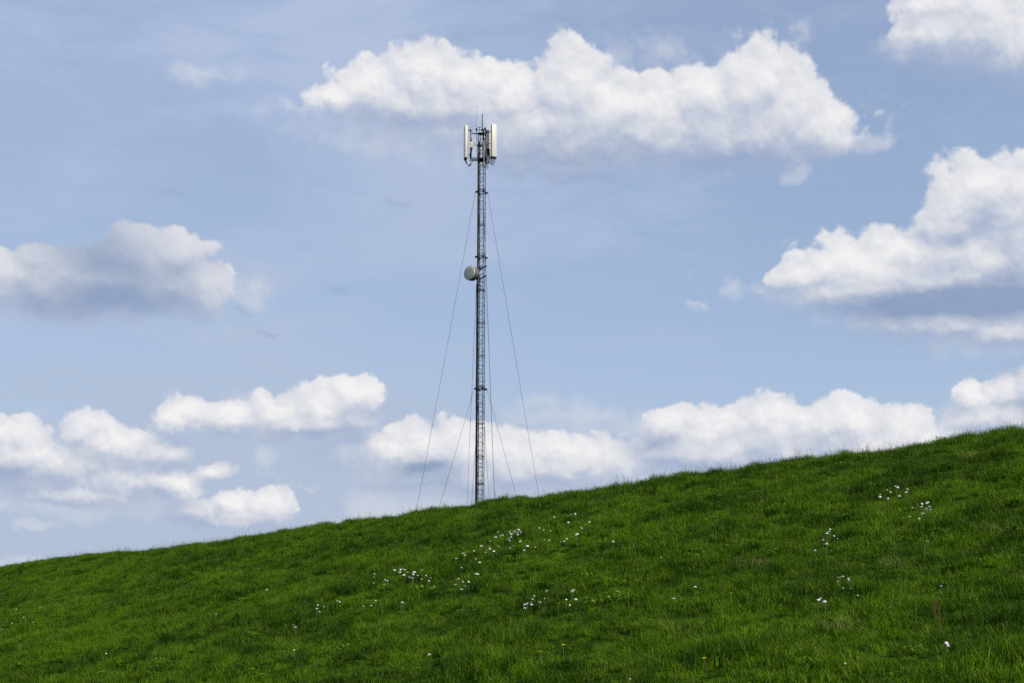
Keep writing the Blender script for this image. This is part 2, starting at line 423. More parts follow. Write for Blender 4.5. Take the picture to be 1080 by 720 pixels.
def leafy(rs, count, rad):
    V, Fc, tint = [], [], []
    for _ in range(count):
        r = rad * math.sqrt(rs.random()); a = rs.random() * 6.283; c = Vector((r * math.cos(a), r * math.sin(a), .05 + .07 * rs.random()))
        rt = Matrix.Rotation(rs.random() * 6.28, 3, 'Z') @ Matrix.Rotation(rs.uniform(-.7, .3), 3, 'X'); s_ = rs.uniform(.014, .03); k0 = len(V)
        for (u, v, q) in ((0, -1, 0), (.7, -.3, .15), (.75, .4, .15), (0, 1, -.1), (-.75, .4, .15), (-.7, -.3, .15)):
            V.append(tuple(c + rt @ (Vector((u, v, q)) * s_)))
        Fc.append(tuple(range(k0, k0 + 6))); tint += [(.6 + .4 * rs.random(), 0, 0, 1)] * 6
    me = mesh_np('leafy', V, Fc); ca = me.color_attributes.new('tint', 'FLOAT_COLOR', 'POINT')
    ca.data.foreach_set('color', np.array(tint, dtype=np.float32).ravel()); return me
for i in range(2): add_proto(NB + 3 + i, leafy(rs, 45, .12), m_grass)

rg = np.random.default_rng(11)
def frustum(P, mx=.12, my=.10):
    d = P - np.array(EYE); v = d[:, 1] * CP + d[:, 2] * SP; u = d[:, 0] / v; q = (-d[:, 1] * SP + d[:, 2] * CP) / v
    return (v > 1) & (np.abs(u) < .36 + mx) & (q > -.24 - my)
t0, t1, n0, n1 = -14, 82, 3, DC + 4
N = int((t1 - t0) * (n1 - n0) * 92)
pt, pn = rg.uniform(t0, t1, N), rg.uniform(n0, n1, N)
Pz = height(pt, pn); P = world(pt, pn, Pz)
k = frustum(P) | (frustum(P, .9, .9) & (rg.random(len(P)) < .62)); k &= (pn < DC + 1.8) | (rg.random(len(P)) < .4)
pt, pn, P = pt[k], pn[k], P[k]      # a little thinner beyond the picture
dist = np.linalg.norm(P - np.array(EYE), axis=1)
dens_n = np.clip(1.5 * fbm(pt / .62 + 40, pn / .45 + 3, 3) + .5, 0, 1)                      # tussocky patches
dens_l = fbm(pt / 4 + 80, pn / 3 + 31, 2) + .5
u = rg.random(len(pt))
idx = rg.integers(0, NB, len(pt))
idx = np.where((dens_n > .66) & (u < .5), NB + rg.integers(0, 2, len(pt)), idx)
idx = np.where((np.abs(pn - DC + .6) < 1.6) & (u > .62) & (fbm(pt / .8 + 7, pn / 3, 2) > -.02), NB + rg.integers(0, 2, len(pt)), idx)
idx = np.where(u > np.where(np.abs(pn - DC) < 1.5, .95, .978), NB + 2, idx)
idx = np.where((fbm(pt / 1.8 + 140, pn / 1.5 + 77, 3) > .05) & (u > .35) & (u < .385) & (pn < DC - 1.6), NB + 3 + rg.integers(0, 2, len(pt)), idx)
keep = rg.random(len(pt)) < np.clip(.60 + .8 * dens_n, .60, 1)
pt, pn, P, idx, dens_n, dens_l = pt[keep], pn[keep], P[keep], idx[keep], dens_n[keep], dens_l[keep]
e = .25
gx = (height(pt + e, pn) - height(pt - e, pn)) / (2 * e) * .6; gy = (height(pt, pn + e) - height(pt, pn - e)) / (2 * e) * .6
nx, ny = -(gx * dirr.x + gy * nrm.x), -(gx * dirr.y + gy * nrm.y)
rot = np.stack([np.arctan(-ny), np.arctan(nx), rg.uniform(0, 6.283, len(pt))], -1)
scl = (.22 + .5 * (np.abs(pn - DC) < 1.3) * (fbm(pt / .7 + 7, pn / 3, 2) > .02) + 1.55 * dens_n + .25 * (dens_l - .5)) * rg.uniform(.8, 1.25, len(pt))
me = bpy.data.meshes.new('grass'); me.vertices.add(len(P)); me.vertices.foreach_set('co', P.astype(np.float32).ravel())
def attr(name, typ, key, arr): a = me.attributes.new(name, typ, 'POINT'); a.data.foreach_set(key, arr)
attr('rot', 'FLOAT_VECTOR', 'vector', rot.astype(np.float32).ravel())
scl = np.where(idx >= NB + 3, np.clip(scl, .5, .85), scl)
sv = np.stack([np.clip(scl, .8, 1.3), np.clip(scl, .8, 1.3), np.clip(scl, .50, 2.0)], -1)
attr('scl', 'FLOAT_VECTOR', 'vector', sv.astype(np.float32).ravel())
attr('idx', 'INT', 'value', idx.astype(np.int32))
grass = tag(link('grass', me, None), 'rough green grass covering the whole slope', 'grass', kind='stuff')
g = bpy.data.node_groups.new('scatter', 'GeometryNodeTree')
g.interface.new_socket('Geometry', in_out='INPUT', socket_type='NodeSocketGeometry'); g.interface.new_socket('Geometry', in_out='OUTPUT', socket_type='NodeSocketGeometry')
GI, GO = g.nodes.new('NodeGroupInput'), g.nodes.new('NodeGroupOutput')
ip = g.nodes.new('GeometryNodeInstanceOnPoints'); ci = g.nodes.new('GeometryNodeCollectionInfo')
ci.inputs['Collection'].default_value = protos; ci.inputs['Separate Children'].default_value = True; ci.inputs['Reset Children'].default_value = True
def named(n, typ): a = g.nodes.new('GeometryNodeInputNamedAttribute'); a.data_type = typ; a.inputs[0].default_value = n; return a.outputs[0]
L = g.links.new
L(GI.outputs[0], ip.inputs['Points']); L(ci.outputs[0], ip.inputs['Instance']); ip.inputs['Pick Instance'].default_value = True
L(named('idx', 'INT'), ip.inputs['Instance Index']); L(named('rot', 'FLOAT_VECTOR'), ip.inputs['Rotation']); L(named('scl', 'FLOAT_VECTOR'), ip.inputs['Scale'])
L(ip.outputs[0], GO.inputs[0])
grass.modifiers.new('scatter', 'NODES').node_group = g
#print('DBG tufts', len(P), 'skyline', [round(skyline(x)) for x in (0, 127, 250, 330, 440, 560, 640, 720, 800, 900, 960, 1030, 1080)])

# ------------------------------------------------------------------ radio mast behind the dike
MY = 110.0
def at(px, py, dy=0.0):
    """point of the upright plane through the mast that is seen at a pixel"""
    d = ray(px, py); k = (MY + dy) / d.y
    return Vector((d.x * k, MY + dy, EYE.z + d.z * k))
MX = at(508.0, 190).x
def zat(py): return at(507.7, py).z
m_dark = simple_mat('weathered_steel', (.008, .010, .014), .8, 0, .3, 3)
m_cable = simple_mat('black_cable', (.012, .013, .015), .6, 0, .3, 3)
for m_ in (m_dark, m_cable):
    for n_ in m_.node_tree.nodes:
        if n_.type == 'BSDF_PRINCIPLED': n_.inputs['Specular IOR Level'].default_value = .12
m_galv = simple_mat('galvanised_steel', (.20, .23, .26), .45, .75, .25, 5)
m_wire = simple_mat('steel_wire', (.10, .105, .11), .5, .6, .1, 5)
m_panel = simple_mat('antenna_fibreglass', (.68, .64, .53), .42, 0, .04, 2.5, dirt=(.62, .57, .45))
m_back = simple_mat('antenna_back', (.22, .22, .21), .5, .3, .15, 4)
m_rru = simple_mat('radio_unit_housing', (.62, .58, .40), .45, 0, .1, 4)
m_dish = simple_mat('dish_radome', (.50, .49, .45), .55, 0, .05, 2, dirt=(.38, .37, .33))
m_shroud = simple_mat('dish_shroud', (.15, .14, .11), .6, 0, .2, 3)
m_tan = simple_mat('tan_housing', (.34, .30, .24), .6, 0, .2, 4)

mast = bpy.data.objects.new('radio_mast', None); COL.objects.link(mast); mast.location = (MX, MY, 0)
tag(mast, 'tall slim lattice radio mast with pale antennas and guy wires behind the grassy slope', 'radio mast')
def L3(v): return Vector((v.x - MX, v.y - MY, v.z))               # world to mast coordinates
def Lp(px, py, dy=0.0): return L3(at(px, py, dy))
ROT = R(29); CR = .345
cor = [Vector((CR * math.cos(ROT + k * math.pi / 2), CR * math.sin(ROT + k * math.pi / 2), 0)) for k in range(4)]
ZT = zat(139)
def up(v, z): return Vector((v.x, v.y, z))
for k in range(4):
    m = MB(); m.tube(up(cor[k], -.2), up(cor[k], ZT - (0 if k % 2 else .3)), .024 if k != 2 else .034, n=8); m.build('leg', m_dark, mast, True)
BAY = .62
for k in range(4):                                                 # one lattice panel on each face
    m = MB(); a, bq = cor[k], cor[(k + 1) % 4]; z = 0.0; f = 0
    while z + BAY < ZT - .2:
        p_, q_ = (a, bq) if f % 2 == 0 else (bq, a)
        m.tube(up(p_, z), up(q_, z + BAY), .009, n=5); m.tube(up(a, z), up(bq, z), .012, n=5)
        z += BAY; f += 1
    m.build('lattice', m_dark, mast)
# climbing ladder inside the near left face
ld = MB(); a, bq = cor[2], cor[3]
ra, rb = a.lerp(bq, .36) * .90, a.lerp(bq, 1.0) * .90
for r_ in (ra, rb): ld.tube(up(r_, 0), up(r_, ZT - .4), .013, n=6)
z = .2
while z < ZT - .5: ld.tube(up(ra, z), up(rb, z), .017, n=5); z += .34
ld.build('ladder', m_dark, mast)
# cables running up the left leg
cb = MB(); base = cor[2]
r2 = random.Random(5)
for j, (ox, oy, top) in enumerate([(-.01, -.07, 172), (.045, -.05, 172), (.08, -.075, 172), (.02, -.11, 172), (-.055, -.05, 300), (-.03, -.09, 300), (.06, -.11, 300)]):
    z1 = zat(top); pts = []; z = .0
    while z < z1:
        pts.append(Vector((base.x + ox + r2.uniform(-.006, .006), base.y + oy + r2.uniform(-.006, .006), z))); z += 1.7
    pts.append(Vector((base.x + ox, base.y + oy, z1))); cb.path(pts, .021, 6)
cb.build('cable_run', m_cable, mast, True)

# square collars: guy attachment frames and joints
GUY = R(14)
def collar(py, size, r_, arms=False):
    m = MB(); z = zat(py); c4 = [v * size for v in cor]
    for k in range(4): m.tube(up(c4[k], z), up(c4[(k + 1) % 4], z), r_, n=6)
    if arms:
        for k in range(4): m.tube(up(c4[k], z + .22), up(c4[(k + 1) % 4], z + .22), r_ * .7, n=6)
        for k in range(4):
            a_ = GUY + k * math.pi / 2; e_ = Vector((.46 * math.cos(a_), .46 * math.sin(a_), z))
            m.tube(up(c4[k] * .9, z), e_, r_ * 1.1, n=6); m.box(e_, (.12, .07, .14), a_, .01)
        for k in range(4): m.box(up(c4[k], z), (.12, .12, .16), ROT, .01)
    m.build('guy_collar' if arms else 'joint_plate', m_dark, mast)
for py in (203, 410): collar(py, 1.10, .032, True)
collar(271.5, 1.14, .030, True)
for py in (237.5, 306.5, 340.5, 375, 446, 481, 510): collar(py, 1.07 if py not in (340.5, 481) else 1.2, .024)

# guy wires: four anchors, two levels
RG = 7.5
anch = [Vector((RG * math.cos(GUY + k * math.pi / 2), RG * math.sin(GUY + k * math.pi / 2), 0)) for k in range(4)]
for py in (203, 410):
    for k in range(4):
        a_ = GUY + k * math.pi / 2; top_ = Vector((.52 * math.cos(a_), .52 * math.sin(a_), zat(py))); an = up(anch[k], .25)
        pts = []
        for i in range(13):
            f = i / 12; q = top_.lerp(an, f); q.z -= .35 * 4 * f * (1 - f) * (zat(py) / 40); pts.append(q)
        m = MB(); m.path(pts, .019 if (py == 203 and k == 3) else .0125, 5)
        w_ = m.build('guy_wire', m_wire, mast, True)
        t_ = MB(); dv = (an - pts[-2]).normalized(); t_.tube(an - dv * .9, an - dv * .15, .035, n=8); t_.build('turnbuckle', m_galv, w_, True)
m_conc = simple_mat('concrete', (.34, .33, .31), .9, 0, .2, 5)
for k in range(4):
    m = MB(); m.box(up(anch[k], .1), (.7, .7, .5), GUY, .03); m.build('anchor_block', m_conc, mast)
m = MB(); m.box((0, 0, .0), (1.6, 1.6, .4), ROT, .04); m.build('foundation', m_conc, mast)

# ---- dish
dn = Vector((-.66, -.74, .0)).normalized()
dc = Lp(494.9, 287.6, -.55)
dish = MB(); rr = .59
dish.lathe(dc, -dn, [(-.035, rr * .55), (-.02, rr * .93), (0, rr), (.05, rr + .012)], 40)
do = dish.build('dish_antenna', m_dish, mast, True)
m = MB(); m.lathe(dc - dn * .05, -dn, [(0, rr + .004), (.40, rr), (.44, rr * .9), (.56, rr * .45), (.62, .12)], 40); m.build('shroud', m_shroud, do, True)
m = MB(); tb = dc - dn * .62; leg2 = up(cor[2], dc.z)
m.tube(tb, tb - dn * .22, .09, n=12); m.tube(tb - dn * .18, leg2, .045, n=8)
m.tube(up(cor[2] * 1.25, dc.z - .5), up(cor[2] * 1.25, dc.z + .5), .045, n=10)
for s_ in (-.35, .35): m.tube(up(cor[2] * 1.25, dc.z + s_), up(cor[3], dc.z + s_), .028, n=6)
m.build('mount', m_dark, do, True)
for s_, (x0_, y0_, x1_, y1_) in enumerate([(506.5, 283.5, 513.2, 280.3), (506.5, 293.8, 513, 290.8)]):    # brackets to the right of the dish
    m = MB(); a_, b_ = Lp(x0_, y0_, -.3), Lp(x1_, y1_, -.25)
    m.tube(a_, b_, .055, n=8); m.tube(a_, a_ + Vector((-.02, 0, .22 - .44 * s_)), .045, n=8); m.build('stand_off_bracket', m_dark, mast, True)
m = MB(); m.box(Lp(505.6, 289, -.2), (.22, .18, .2), ROT, .02); m.build('junction_box', m_back, mast)
pts = [Lp(503.3, 300.5, -.35), Lp(505.5, 300.2, -.38), Lp(507, 301.5, -.38), Lp(507.6, 303.5, -.38), Lp(506, 305.6, -.36)]
m = MB(); m.path(pts, .03, 6); m.build('cable_loop', m_cable, mast, True)

# ---- head frame
def ringframe(py, rads, r_, name, mat):
    m = MB(); z = zat(py); c_ = []
    for a_, rad in rads:
        e_ = Vector((rad * math.cos(a_), rad * math.sin(a_), z)); c_.append(e_); m.tube((0, 0, z), e_, r_, n=8)
    for i in range(len(c_)): m.tube(c_[i] * .62 + Vector((0, 0, z * .38)), c_[(i + 1) % len(c_)] * .62 + Vector((0, 0, z * .38)), r_ * .8, n=8)
    m.build(name, mat, mast, True)
# panel azimuths as outward normals, measured from the direction towards the camera, + to the right
panels = [(27, (520.8, 131.3, 166.0), .46, .60), (-76, (491.2, 133.2, 167.3), .50, .52), (168, (514.2, 137.5, 163), .42, .60)]
spots = []
for a_, (px, y0_, y1_), wd, _r in panels:
    al = R(a_); n_ = Vector((math.sin(al), -math.cos(al), 0)); sd_ = Vector((math.cos(al), math.sin(al), 0))
    dy = {27: -.85, -76: -.15, 168: .85}[a_]
    top_, bot_ = Lp(px, y0_, dy), Lp(px, y1_, dy)
    c = (top_ + bot_) / 2; hh = top_.z - bot_.z
    c.z = c.z
    rot = Matrix((sd_, -n_, Vector((0, 0, 1)))).transposed()
    m = MB(); m.box(c, (wd, .25, hh), bevel=.055, rot=rot)
    po = m.build('panel_antenna', m_panel, mast, True)
    m = MB(); m.box(c - n_ * .135, (wd * .86, .05, hh * .97), rot=rot); m.build('back_plate', m_back, po)
    m = MB(); m.box(c - Vector((0, 0, hh / 2 + .035)), (wd * .9, .20, .09), rot=rot)
    for j in range(5): q = c - Vector((0, 0, hh / 2 + .08)) + sd_ * (wd * .33 * (j - 2) / 2); m.tube(q, q - Vector((0, 0, .12)), .022, n=8)
    m.build('connector_cap', m_cable, po)
    pp = c - n_ * .40; m = MB(); m.tube(pp - Vector((0, 0, hh / 2 + .25)), pp + Vector((0, 0, hh / 2 - .1)), .035, n=10)
    m.build('support_pipe', m_galv, po, True)
    for zz in (-.38, .38):
        m = MB(); q = c + Vector((0, 0, zz * hh)); m.tube(q - n_ * .14, q - n_ * .42, .035, n=6); m.box(q - n_ * .40, (.13, .12, .10), rot=rot, bevel=.01)
        m.build('bracket', m_dark, po)
    # cable loops below the panel
    m = MB()
    for j in range(4):
        s0 = c - Vector((0, 0, hh / 2 + .18)) + sd_ * (wd * .3 * (j - 1.5) / 1.5); e_ = pp * .80; e_.z = zat(169.5) - .05
        dp = .34 + .05 * j; pts = []
        for i in range(10):
            f = i / 9; q = s0.lerp(e_, f); q.z -= dp * math.sin(math.pi * min(1, f * 1.02)) ** .8; pts.append(q)
        m.path(pts, .017, 6)
    m.build('jumper_cable', m_cable, po, True)
    spots.append((pp, n_, c, hh))
def bars(z, r_, name, mat, dbl=0.0):
    m = MB(); q = [Vector((p_[0].x, p_[0].y, z)) for p_ in spots]
    for i in range(3):
        m.tube((0, 0, z), q[i], r_, n=8)
        e1, e2 = q[i] * .55, q[(i + 1) % 3] * .55; e1.z = e2.z = z
        m.tube(e1, e2, r_ * .75, n=8)
        if dbl: m.tube((0, 0, z + dbl), q[i] + Vector((0, 0, dbl)), r_ * .7, n=6)
    for k in range(4): m.tube(up(cor[k] * 1.05, z), up(cor[(k + 1) % 4] * 1.05, z), r_ * .9, n=6)
    m.build(name, mat, mast, True)
bars(zat(141.2), .048, 'upper_frame', m_galv)
bars(zat(169.2), .065, 'lower_frame', m_dark, .16)
bars(zat(153.5), .022, 'middle_frame', m_dark)
# mast top: thick central pole, rod and whip
m = MB(); m.tube((.10, 0, zat(175)), (.10, 0, zat(136)), .055, n=10); m.build('centre_pole', m_dark, mast, True)
m = MB(); a_ = Lp(508.6, 137.5); m.tube(a_, Lp(508.6, 120.2), .040, .030, n=10); m.box(a_, (.22, .12, .10), bevel=.01); m.build('lightning_rod', m_cable, mast, True)
m = MB(); a_ = Lp(502.6, 150, -.1); b_ = Lp(502.6, 111.5, -.1); b_.x = a_.x
m.tube(a_, a_.lerp(b_, .35), .020, n=8); m.tube(a_.lerp(b_, .35), b_, .012, .006, n=6); m.build('whip_antenna', m_dark, mast, True)
for px, py, s_ in ((502.6, 136.6, .075), (511.6, 135.8, .085)):
    m = MB(); c = Lp(px, py, -.2); m.lathe(c - Vector((0, 0, .09)), (0, 0, 1), [(0, s_ * .8), (.03, s_), (.12, s_), (.17, s_ * .7), (.19, s_ * .3)], 16)
    m.tube(c - Vector((0, 0, .5)), c - Vector((0, 0, .08)), .022, n=8); m.build('warning_light', m_cable, mast, True)
for px, py in ((505.6, 134.4), (496.9, 138.4)):
    m = MB(); c = Lp(px, py, -.1); m.tube(c - Vector((.13, 0, 0)), c + Vector((.13, 0, 0)), .028, n=8); m.tube(c, c - Vector((0, 0, .45)), .018, n=8)
    m.build('small_antenna', m_dark, mast, True)
m = MB(); m.path([Lp(501.5, 137.2, -.25), Lp(512.5, 137.4, -.25)], .022, 6); m.build('cross_bar', m_dark, mast, True)
# equipment on poles
def unit(px0, py0, px1, py1, dy, mat, name, dep=.22):
    a_, b_ = Lp(px0, py0, dy), Lp(px1, py1, dy); m = MB()
    m.box((a_ + b_) / 2, (abs(b_.x - a_.x), dep, abs(a_.z - b_.z)), 0, .02); return m.build(name, mat, mast, True)
m = MB(); m.tube(Lp(496.9, 138.5, -.2), Lp(496.7, 170, -.2), .026, n=8); m.build('equipment_pole', m_galv, mast, True)
unit(495.5, 144.8, 497.8, 148.4, -.25, m_back, 'amplifier')
u_ = unit(495.4, 150.0, 498.6, 156.4, -.38, m_rru, 'radio_unit')
m = MB(); 
for dx in (-.5, .2, .9): m.path([Lp(497.0 + dx, 156.4, -.36), Lp(496.4 + dx * .9, 161, -.34), Lp(496.0 + dx, 167.5, -.3)], .028, 6)
m.build('cable_bundle', m_cable, mast, True)
unit(510.8, 158, 513.0, 172, -.35, m_cable, 'radio_unit', .2)
unit(513.6, 157.2, 516.6, 163.0, -.2, m_cable, 'radio_unit', .2)
unit(513.9, 166.0, 516.4, 172.5, -.55, m_rru, 'radio_unit', .2)
unit(510.6, 146.5, 512.4, 154.0, -.2, m_tan, 'filter_box', .2)
unit(509.2, 171.0, 511.8, 176.6, -.4, m_back, 'filter_box', .2)
m = MB(); r3 = random.Random(8)
for j in range(9):
    x0_ = r3.uniform(510, 515); yy = r3.uniform(147, 152); bul = r3.uniform(-1.8, 2.2)
    m.path([Lp(x0_ - .8, yy, -.45), Lp(x0_ + bul * .6, yy + 4, -.5), Lp(x0_ + bul, yy + 9, -.5), Lp(x0_ - .5, yy + 15, -.45), Lp(510.5 + r3.uniform(-1, 2), 171, -.4)], .022, 6)
m.build('cable_bundle', m_tan, mast, True)
m = MB()
for j in range(6):
    x0_ = r3.uniform(502.5, 506.5)
    m.path([Lp(505, 149 + j * .5, -.3), Lp(x0_, 152 + j, -.4), Lp(x0_ - .5, 160, -.35), Lp(503.5 + .4 * j, 172, -.3)], .02, 6)
m.path([Lp(498.8, 151.4, -.35), Lp(501, 151, -.35), Lp(503, 152.5, -.35), Lp(504.5, 156, -.35)], .018, 6)
m.build('cable_bundle', m_cable, mast, True); m = MB()
m.path([Lp(512.5, 176, -.3), Lp(514.5, 174, -.3), Lp(514.6, 178, -.3), Lp(513.2, 177, -.3)], .02, 6)
m.build('cable_end', m_cable, mast, True)

# ------------------------------------------------------------------ flowers and weeds on the slope
def plant_at(px, py, h):
    """foot of a plant of height h whose top is seen at a pixel"""
    d = ray(px, py); s = np.linspace(8, 80, 9000)
    x, y, z = d.x * s, d.y * s, EYE.z + d.z * s
    t, n = tn(x, y); g_ = height(t, n); k = int(np.argmax(z < g_ + h))
    return Vector((x[k], y[k], float(g_[k]))), s[k]
m_petal = simple_mat('white_petal', (.74, .73, .70), .6, 0, .06, 30)
m_stem = simple_mat('flower_stem', (.10, .17, .035), .6, 0, .2, 20)
m_yellow = simple_mat('yellow_petal', (.86, .72, .03), .6, 0, .1, 40)
m_brown = simple_mat('dry_seed', (.16, .07, .025), .8, 0, .3, 40)
FH = .20
def floret(bm, c, ax, s_, petals=4):
    rt = ax.to_track_quat('Z', 'Y').to_matrix(); c0 = bm.verts.new(c)
    for k in range(petals):
        a0 = 2 * math.pi * k / petals; w_ = math.pi / petals * .92
        v = [c + rt @ Vector((s_ * r_ * math.cos(a0 + o), s_ * r_ * math.sin(a0 + o), s_ * z_)) for r_, o, z_ in ((.75, -w_, .30), (1.05, -w_ * .4, .36), (1.05, w_ * .4, .36), (.75, w_, .30))]
        bm.faces.new([c0] + [bm.verts.new(q) for q in v])
def flower(seed, nfl, size):
    r_ = random.Random(seed); e_ = bpy.data.objects.new('wildflower', None); COL.objects.link(e_)
    m = MB(); p_ = Vector((0, 0, -.03)); bend = Vector((r_.uniform(-.12, .12), r_.uniform(-.12, .12), 0)); pts = []
    for i in range(6):
        f = i / 5; pts.append(Vector((bend.x * (f * f - 1) * .25, bend.y * (f * f - 1) * .25, -.03 + (FH + .02) * f)))
    for i in range(5): m.tube(pts[i], pts[i + 1], .0026 - .0002 * i, n=5)
    for i in range(4):
        f = .15 + .2 * i; c = Vector((0, 0, FH * f)); a_ = r_.random() * 6.28
        m.tube(c, c + Vector((math.cos(a_) * .03, math.sin(a_) * .03, .02)), .003, .0006, n=4)
    m.build('stem', m_stem, e_)
    m = MB()
    for k in range(nfl):
        a_ = r_.random() * 6.28; ph = math.sqrt(r_.random()) * 1.25
        ax = Vector((math.sin(ph) * math.cos(a_), math.sin(ph) * math.sin(a_), math.cos(ph)))
        floret(m.bm, Vector((0, 0, FH - .004)) + Vector((ax.x, ax.y, ax.z * .6)) * size, ax, size * .62)
    m.build('flower_head', m_petal, e_)
    return e_
def dandelion():
    e_ = bpy.data.objects.new('dandelion', None); COL.objects.link(e_)
    m = MB(); m.tube((0, 0, -.03), (0, 0, .13), .003, n=6); m.build('stem', m_stem, e_)
    m = MB()
    for ring, (rr_, zz, n_) in enumerate(((.021, .000, 15), (.015, .004, 12), (.008, .007, 8))):
        for k in range(n_):
            a_ = 2 * math.pi * (k + .5 * ring) / n_; w_ = .0032; dx, dy = math.cos(a_), math.sin(a_)
            vs = [m.bm.verts.new(q) for q in ((0, 0, .130 + zz * .5), (dx * rr_ - dy * w_, dy * rr_ + dx * w_, .134 + zz), (dx * rr_ * 1.12, dy * rr_ * 1.12, .133 + zz), (dx * rr_ + dy * w_, dy * rr_ - dx * w_, .134 + zz))]
            m.bm.faces.new(vs)
    m.build('flower_head', m_yellow, e_); return e_
def dup(src):
    c = src.copy(); COL.objects.link(c)
    for ch in src.children:
        d = ch.copy(); COL.objects.link(d); d.parent = c
    return c
src_fl = [[flower(10 + i, n_, s_), False] for i, (n_, s_) in enumerate(((9, .020), (13, .024), (6, .015), (11, .019)))]
src_da = [dandelion(), False]
rf = random.Random(21)
def place(slot, px, py, h, sc_):
    o = slot[0] if not slot[1] else dup(slot[0]); slot[1] = True
    p_, dist_ = plant_at(px, py, h * sc_)
    o.location = p_; o.rotation_euler = (rf.uniform(-.08, .08), rf.uniform(-.08, .08), rf.random() * 6.28); o.scale = (sc_,) * 3
    return o, dist_
def Z6(v): return [(480 + x / 6, 540 + y / 6) for x, y in v]
def Z2(v): return [(280 + x / 3.6, 520 + y / 3.6) for x, y in v]
def Z1(v): return [(x / 3.6, 540 + y / 3.6) for x, y in v]
def Z3(v): return [(540 + x / 3.27, 500 + y / 3.27) for x, y in v]
def Z4(v): return [(800 + x / 3.6, 440 + y / 3.6) for x, y in v]
def Z5(v): return [(880 + x / 5.4, 600 + y / 5.4) for x, y in v]
CL = [
 ('white wildflower in the densest clump, on the upper slope just right of the mast', 'dense clump of white flowers below the crest',
  Z6([(352,118),(345,128),(370,128),(400,110),(408,120),(395,130),(425,125),(335,172),(348,165),(355,158),(345,180),(412,185),(367,208),(398,142),(272,126),(288,148),(304,145),(260,162),(380,118),(362,140),(415,132)])),
 ('white wildflower in the loose trail running down left of the densest clump', 'trail of white flowers under the dense clump',
  Z6([(222,183),(164,215),(217,220),(213,230),(277,215),(245,246),(192,252),(352,228),(453,214),(437,240),(511,219),(52,262),(66,260),(58,272),(115,246),(5,296),(130,296),(155,317),(78,337),(42,350),(147,392),(138,390)])),
 ('white wildflower in the small bunch just below the loose trail', 'small bunch of white flowers under the mast',
  Z6([(25,420),(50,440),(80,440),(3,457),(64,465),(42,488)])),
 ('white wildflower scattered up the slope to the right of the densest clump', 'scattered white flowers right of the dense clump',
  Z6([(535,102),(540,106),(557,113),(602,117),(562,172),(590,176),(667,188),(690,184),(704,168),(772,138),(766,142),(800,97),(804,104),(735,17),(763,14),(757,10),(627,30),(714,64),(853,62)])),
 ('white wildflower in the lower bunch straight down from the densest clump', 'lower bunch of white flowers at centre',
  Z6([(487,518),(502,528),(488,550),(484,572),(480,585),(455,582),(445,586),(437,605),(580,496),(568,545),(530,570),(462,578)])),
 ('white wildflower in the little group left of the bright broad-leaved weeds', 'little group of white flowers beside the weeds',
  Z6([(735,502),(748,490),(740,497),(703,551),(765,551),(729,588)])),
 ('white wildflower in the wide patch left of the mast', 'wide patch of white flowers left of the mast',
  Z2([(415,305),(412,318),(410,340),(452,330),(465,332),(450,345),(490,292),(505,300),(520,286),(530,290),(512,300),(545,318),(555,322),(562,300),(560,308),(592,292),(595,325),(607,312),(628,320),(635,286),(540,300),(525,312),(577,312),(622,332),(515,290)])),
 ('white wildflower in the sparse line on the mid slope below the wide patch', 'sparse white flowers on the mid slope',
  Z2([(198,424),(195,438),(205,450),(222,432),(272,408),(282,412),(140,466),(108,498),(115,508),(372,428),(401,426),(420,407),(522,414),(4,366)])),
 ('white wildflower in the thin sprinkle at the far left end of the slope', 'sprinkle of white flowers at the left end',
  Z1([(62,368),(153,359),(25,414),(45,420),(72,420),(88,398),(98,408),(128,418),(5,443)])),
 ('tiny white wildflower standing apart on the grass between left end and mast', 'lone white flowers on the left half',
  Z1([(852,306),(722,368),(822,386),(1015,293),(980,212),(402,535),(610,552)])),
 ('white wildflower standing alone on the open grass right of the weeds', 'lone white flowers right of centre',
  Z3([(349,232),(512,286),(467,358),(557,428),(630,388),(262,345)])),
 ('white wildflower in the airy group just under the right part of the crest', 'airy group of white flowers near the crest',
  Z4([(527,266),(524,262),(487,276),(502,284),(462,292),(456,302),(568,272),(556,284),(492,308),(533,298)])),
 ('white wildflower in the tight bunch below the airy group at the right', 'tight bunch of white flowers at the right',
  Z4([(583,343),(602,334),(618,326),(625,330),(642,322),(638,326),(620,340),(637,348),(650,340),(655,350),(575,377),(612,384),(622,366)])),
 ('white wildflower in the small upright group left of the tight right bunch', 'small upright group of white flowers',
  Z4([(273,424),(262,440),(268,434),(285,450),(298,460),(258,480),(245,465)])),
 ('white wildflower in the flat-topped group before the dark hollow at lower right', 'flat-topped group of white flowers',
  Z4([(305,607),(310,605),(322,602),(318,604),(340,612),(306,622),(323,648),(350,650),(376,676),(345,620)])),
 ('white wildflower in the low trio at the foot of the flat-topped group', 'low trio of white flowers',
  Z4([(222,693),(238,685),(232,690),(253,700)])),
 ('white wildflower in the pair beside the two rusty stalks at the right', 'pair of white flowers near the stalks',
  Z5([(635,420),(648,435),(641,426)])),
 ('small white wildflower alone in the grass at the lower right', 'lone white flowers at the lower right',
  Z5([(68,537),(602,97),(318,216)]) + Z4([(640,470),(212,505)])),
 ('single white wildflower near the bottom edge below the centre', None, Z3([(408,704)])),
 ('single white wildflower low on the slope, straight down from the wide patch', None, Z2([(628,612)])),
 ('single white wildflower at the lower left beside the small earth mound', None, Z2([(110,595)])),
]
for label, grp, pts in CL:
    for px, py in pts:
        sl_ = src_fl[rf.choice((0, 0, 1, 2, 3, 3))]
        o, dd = place(sl_, px, py, FH, rf.uniform(.58, 1.08) * (.74 if py > 600 and px > 560 else (.74 if px < 400 else .96)))
        tag(o, label, 'wildflower', grp)
